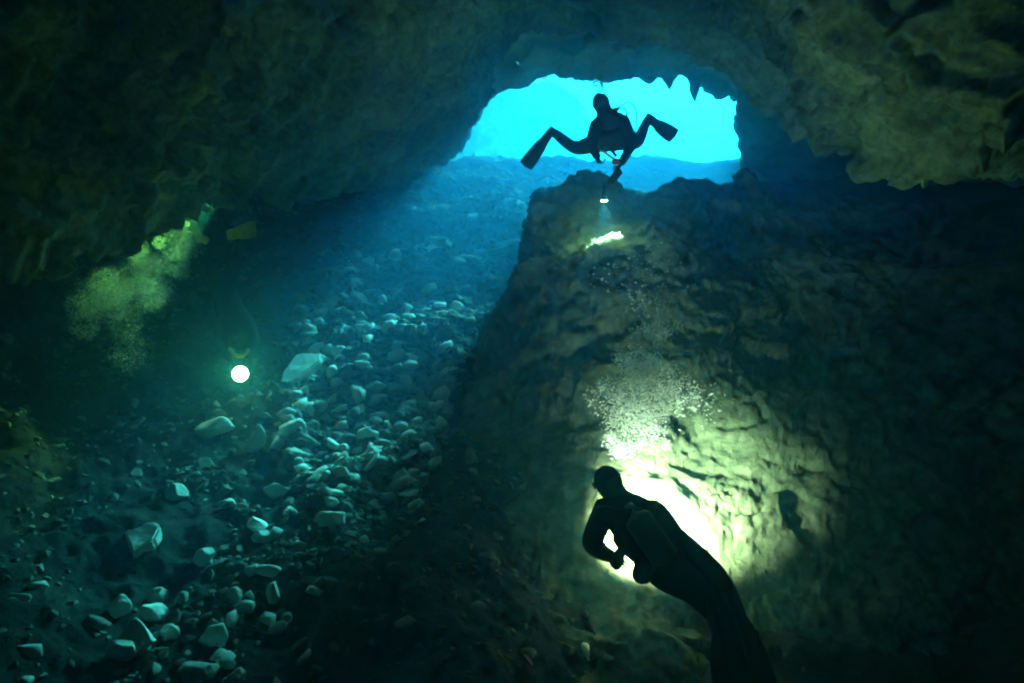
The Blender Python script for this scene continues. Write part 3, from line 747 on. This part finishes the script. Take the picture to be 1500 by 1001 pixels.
# --- diver in front of the bright rock patch, seen from behind and above
J = dict(pelvis=P(985,820,4.75), waist=P(958,792,4.8), chest=P(931,764,4.88), neck=P(903,731,4.9), head=P(892,710,4.9), crown=P(890,702,4.92),
         sl=P(884,750,4.8), el=P(864,800,4.72), wl=P(900,818,5.0), sr=P(955,752,5.0), er=P(952,790,5.12), wr=P(924,782,5.12),
         hl=P(972,834,4.62), kl=P(1014,856,4.5), al=P(1044,893,4.3), hr=P(1000,812,4.78), kr=P(1036,838,4.6), ar=P(1060,862,4.4),
         tl=P(1050,905,4.25), tr=P(1066,876,4.35))
fins = [(P(1044,880,4.3), P(1080,1035,3.95), camx, .24), (P(1062,856,4.4), P(1112,1015,4.05), camx + camu * .3, .23)]
r2, f2, u2, s2 = diver(J, 'dark diver with back to us at the brightly lit rock', face=camf * .9 - camu * .3 - camx * .2, tank=(P(978,822,4.52), P(928,752,4.62)), fins=fins, torso=(.19, .228, .16), headr=.095, legs=1.35)
link('pouch', skin_mesh([P(930,822,4.65), P(962,846,4.55)], [(0, 1)], [.13, .12], 0, 2), M_bcd, r2)
link('pouch', skin_mesh([P(896,816,4.72), P(915,822,4.72)], [(0, 1)], [.09, .09], 0, 2), M_bcd, r2)
link('hose_loop', tube([P(925,748,4.6), P(880,742,4.7), P(868,770,4.75), P(886,800,4.8)], .012), M_rubber, r2)
torch(P(912,772,5.3), P(950,780,6.05) - P(912,772,5.3), 'torch held ahead of the lower diver, flooding the pale rock wall with light', 520, 84, .04, (1, .84, .56), 3, 1.0, soft=.08, plume_flood=38)

# --- diver on the left facing us, torch in hand, yellow fins raised behind
J = dict(pelvis=P(325,415,9.0), waist=P(332,440,8.8), chest=P(342,468,8.6), neck=P(348,488,8.45), head=P(351,498,8.35), crown=P(352,503,8.25),
         sl=P(326,475,8.5), el=P(322,505,8.3), wl=P(340,528,8.1), sr=P(362,473,8.5), er=P(372,505,8.3), wr=P(358,524,8.08),
         hl=P(316,408,9.05), kl=P(300,378,9.2), al=P(296,352,9.0), hr=P(338,408,9.05), kr=P(344,380,9.2), ar=P(348,358,9.0),
         tl=P(296,346,8.95), tr=P(350,350,8.95))
fins = [(P(300,354,8.7), P(280,322,8.9), camx * .35 + camf, .17), (P(334,346,8.7), P(374,336,8.6), camu + camx * .2 , .21)]
r3, f3, u3, s3 = diver(J, 'dim diver with yellow fins swimming towards us behind a glaring torch', fin_mat=M_yellow, face=-camf, tank=(P(322,420,9.2), P(345,470,8.85)), fins=fins, headr=.10)
link('glove_strap', tube([P(336,511,8.05), P(346,521,8.0), P(357,520,8.0), P(364,512,8.05)], .022), M_yellow, r3)
torch(P(352,548,7.95), -P(352,548,7.95) + Vector((-.3, 0, .4)), 'glaring round torch pointed towards us beside the pale triangular slab', 2.4, 130, .085, (.8, .95, .18), 5, .9, .16)
torch(P(338,264,9.4), P(158,468,7.1) - P(338,264,9.4), 'small torch under the ceiling edge with a green beam', 140, 18, .016, (.55, .9, .16), 6, .5, .09)

# ------------------------------------------------------------------ bubble plumes
ico = bmesh.new(); bmesh.ops.create_icosphere(ico, subdivisions=1, radius=1)
iv = np.array([v.co[:] for v in ico.verts]); iff = np.array([[v.index for v in f_.verts] for f_ in ico.faces]); ico.free()
def plume(path, count, label, seed, rmin=.004, rmax=.017):
    """path: (px, py, d, spread in px); bubbles gather in puffs"""
    r_ = np.random.RandomState(seed); V = []; Fc = []; off = 0
    path = np.array(path, float); wts = np.array([p_[4] if len(p_) > 4 else 1 for p_ in path])
    puffs = []
    for k in range(60):
        t_ = r_.uniform(0, len(path) - 1.001); i_ = int(t_); f_ = t_ - i_; p_ = path[i_] * (1 - f_) + path[i_ + 1] * f_
        c_ = np.array(P(p_[0] + r_.normal(0, .32) * p_[3], p_[1] + r_.normal(0, .2) * p_[3], p_[2] + r_.normal(0, .05)))
        puffs.append((c_, p_[3] / FX * p_[2] * r_.uniform(.16, .34), p_[4]))
    pw = np.array([p_[2] for p_ in puffs]); pw = pw / pw.sum()
    for k in range(count):
        c_, s_, _ = puffs[r_.choice(len(puffs), p=pw)]
        v_ = r_.normal(0, 1, 3); v_ /= np.linalg.norm(v_); q_ = c_ + v_ * s_ * r_.uniform(.2, 1) ** .5
        rad = rmin + (rmax - rmin) * r_.uniform() ** 3
        V.append(iv * [rad * 1.15, rad * 1.15, rad * .8] + q_); Fc.append(iff + off); off += 12
    me = bpy.data.meshes.new('bubbles'); me.from_pydata(np.concatenate(V).tolist(), [], np.concatenate(Fc).tolist())
    o = link('bubbles', me, M_bub); tag(o, label, 'bubbles', None, 'stuff'); return o
plume([(902,668,5.6,40,.5),(918,640,5.65,80,1.2),(940,600,5.7,105,2),(938,560,5.75,95,2),(928,528,5.8,60,1.7)], 12500, 'pale green cloud of bubbles rising above the lower diver', 3, .002, .009)
plume([(968,498,5.8,34,.6),(964,470,5.85,42,1),(965,450,5.9,34,1)], 2600, 'smaller knot of bubbles above the pale green cloud', 4, .002, .008)
plume([(955,440,5.7,70,1),(930,400,5.8,90,1),(925,370,5.9,60,.7)], 260, 'sparse glinting bubbles rising past the rock mound', 5, .003, .012)
plume([(880,128,8.7,24,1),(878,90,8.8,30,1),(882,50,8.8,34,1)], 900, 'faint column of bubbles above the diver in the entrance', 6)
plume([(1015,600,5.8,60,1),(1045,575,5.9,50,1)], 200, 'few scattered bubbles right of the pale green cloud', 8)
plume([(138,505,7.0,105,1.4),(170,455,7.2,105,2.2),(208,408,7.5,84,1.6),(250,360,7.9,56,.9),(284,322,8.3,26,.5),(306,298,8.7,14,.4)], 34000, 'fine bubbles added to make the green beam show under the left ceiling edge', 11, .002, .006)  # bubbles added inside the torch beam to catch its green light
o = link('air_pocket', skin_mesh([P(781,117,14.3), P(790,115,14.3), P(803,113,14.3)], [(0, 1), (1, 2)], [(.05, .09), (.07, .12), (.04, .08)], 1, 2), M_bub)
tag(o, 'silvery pocket of trapped air under the upper left rim of the entrance', 'air pocket')
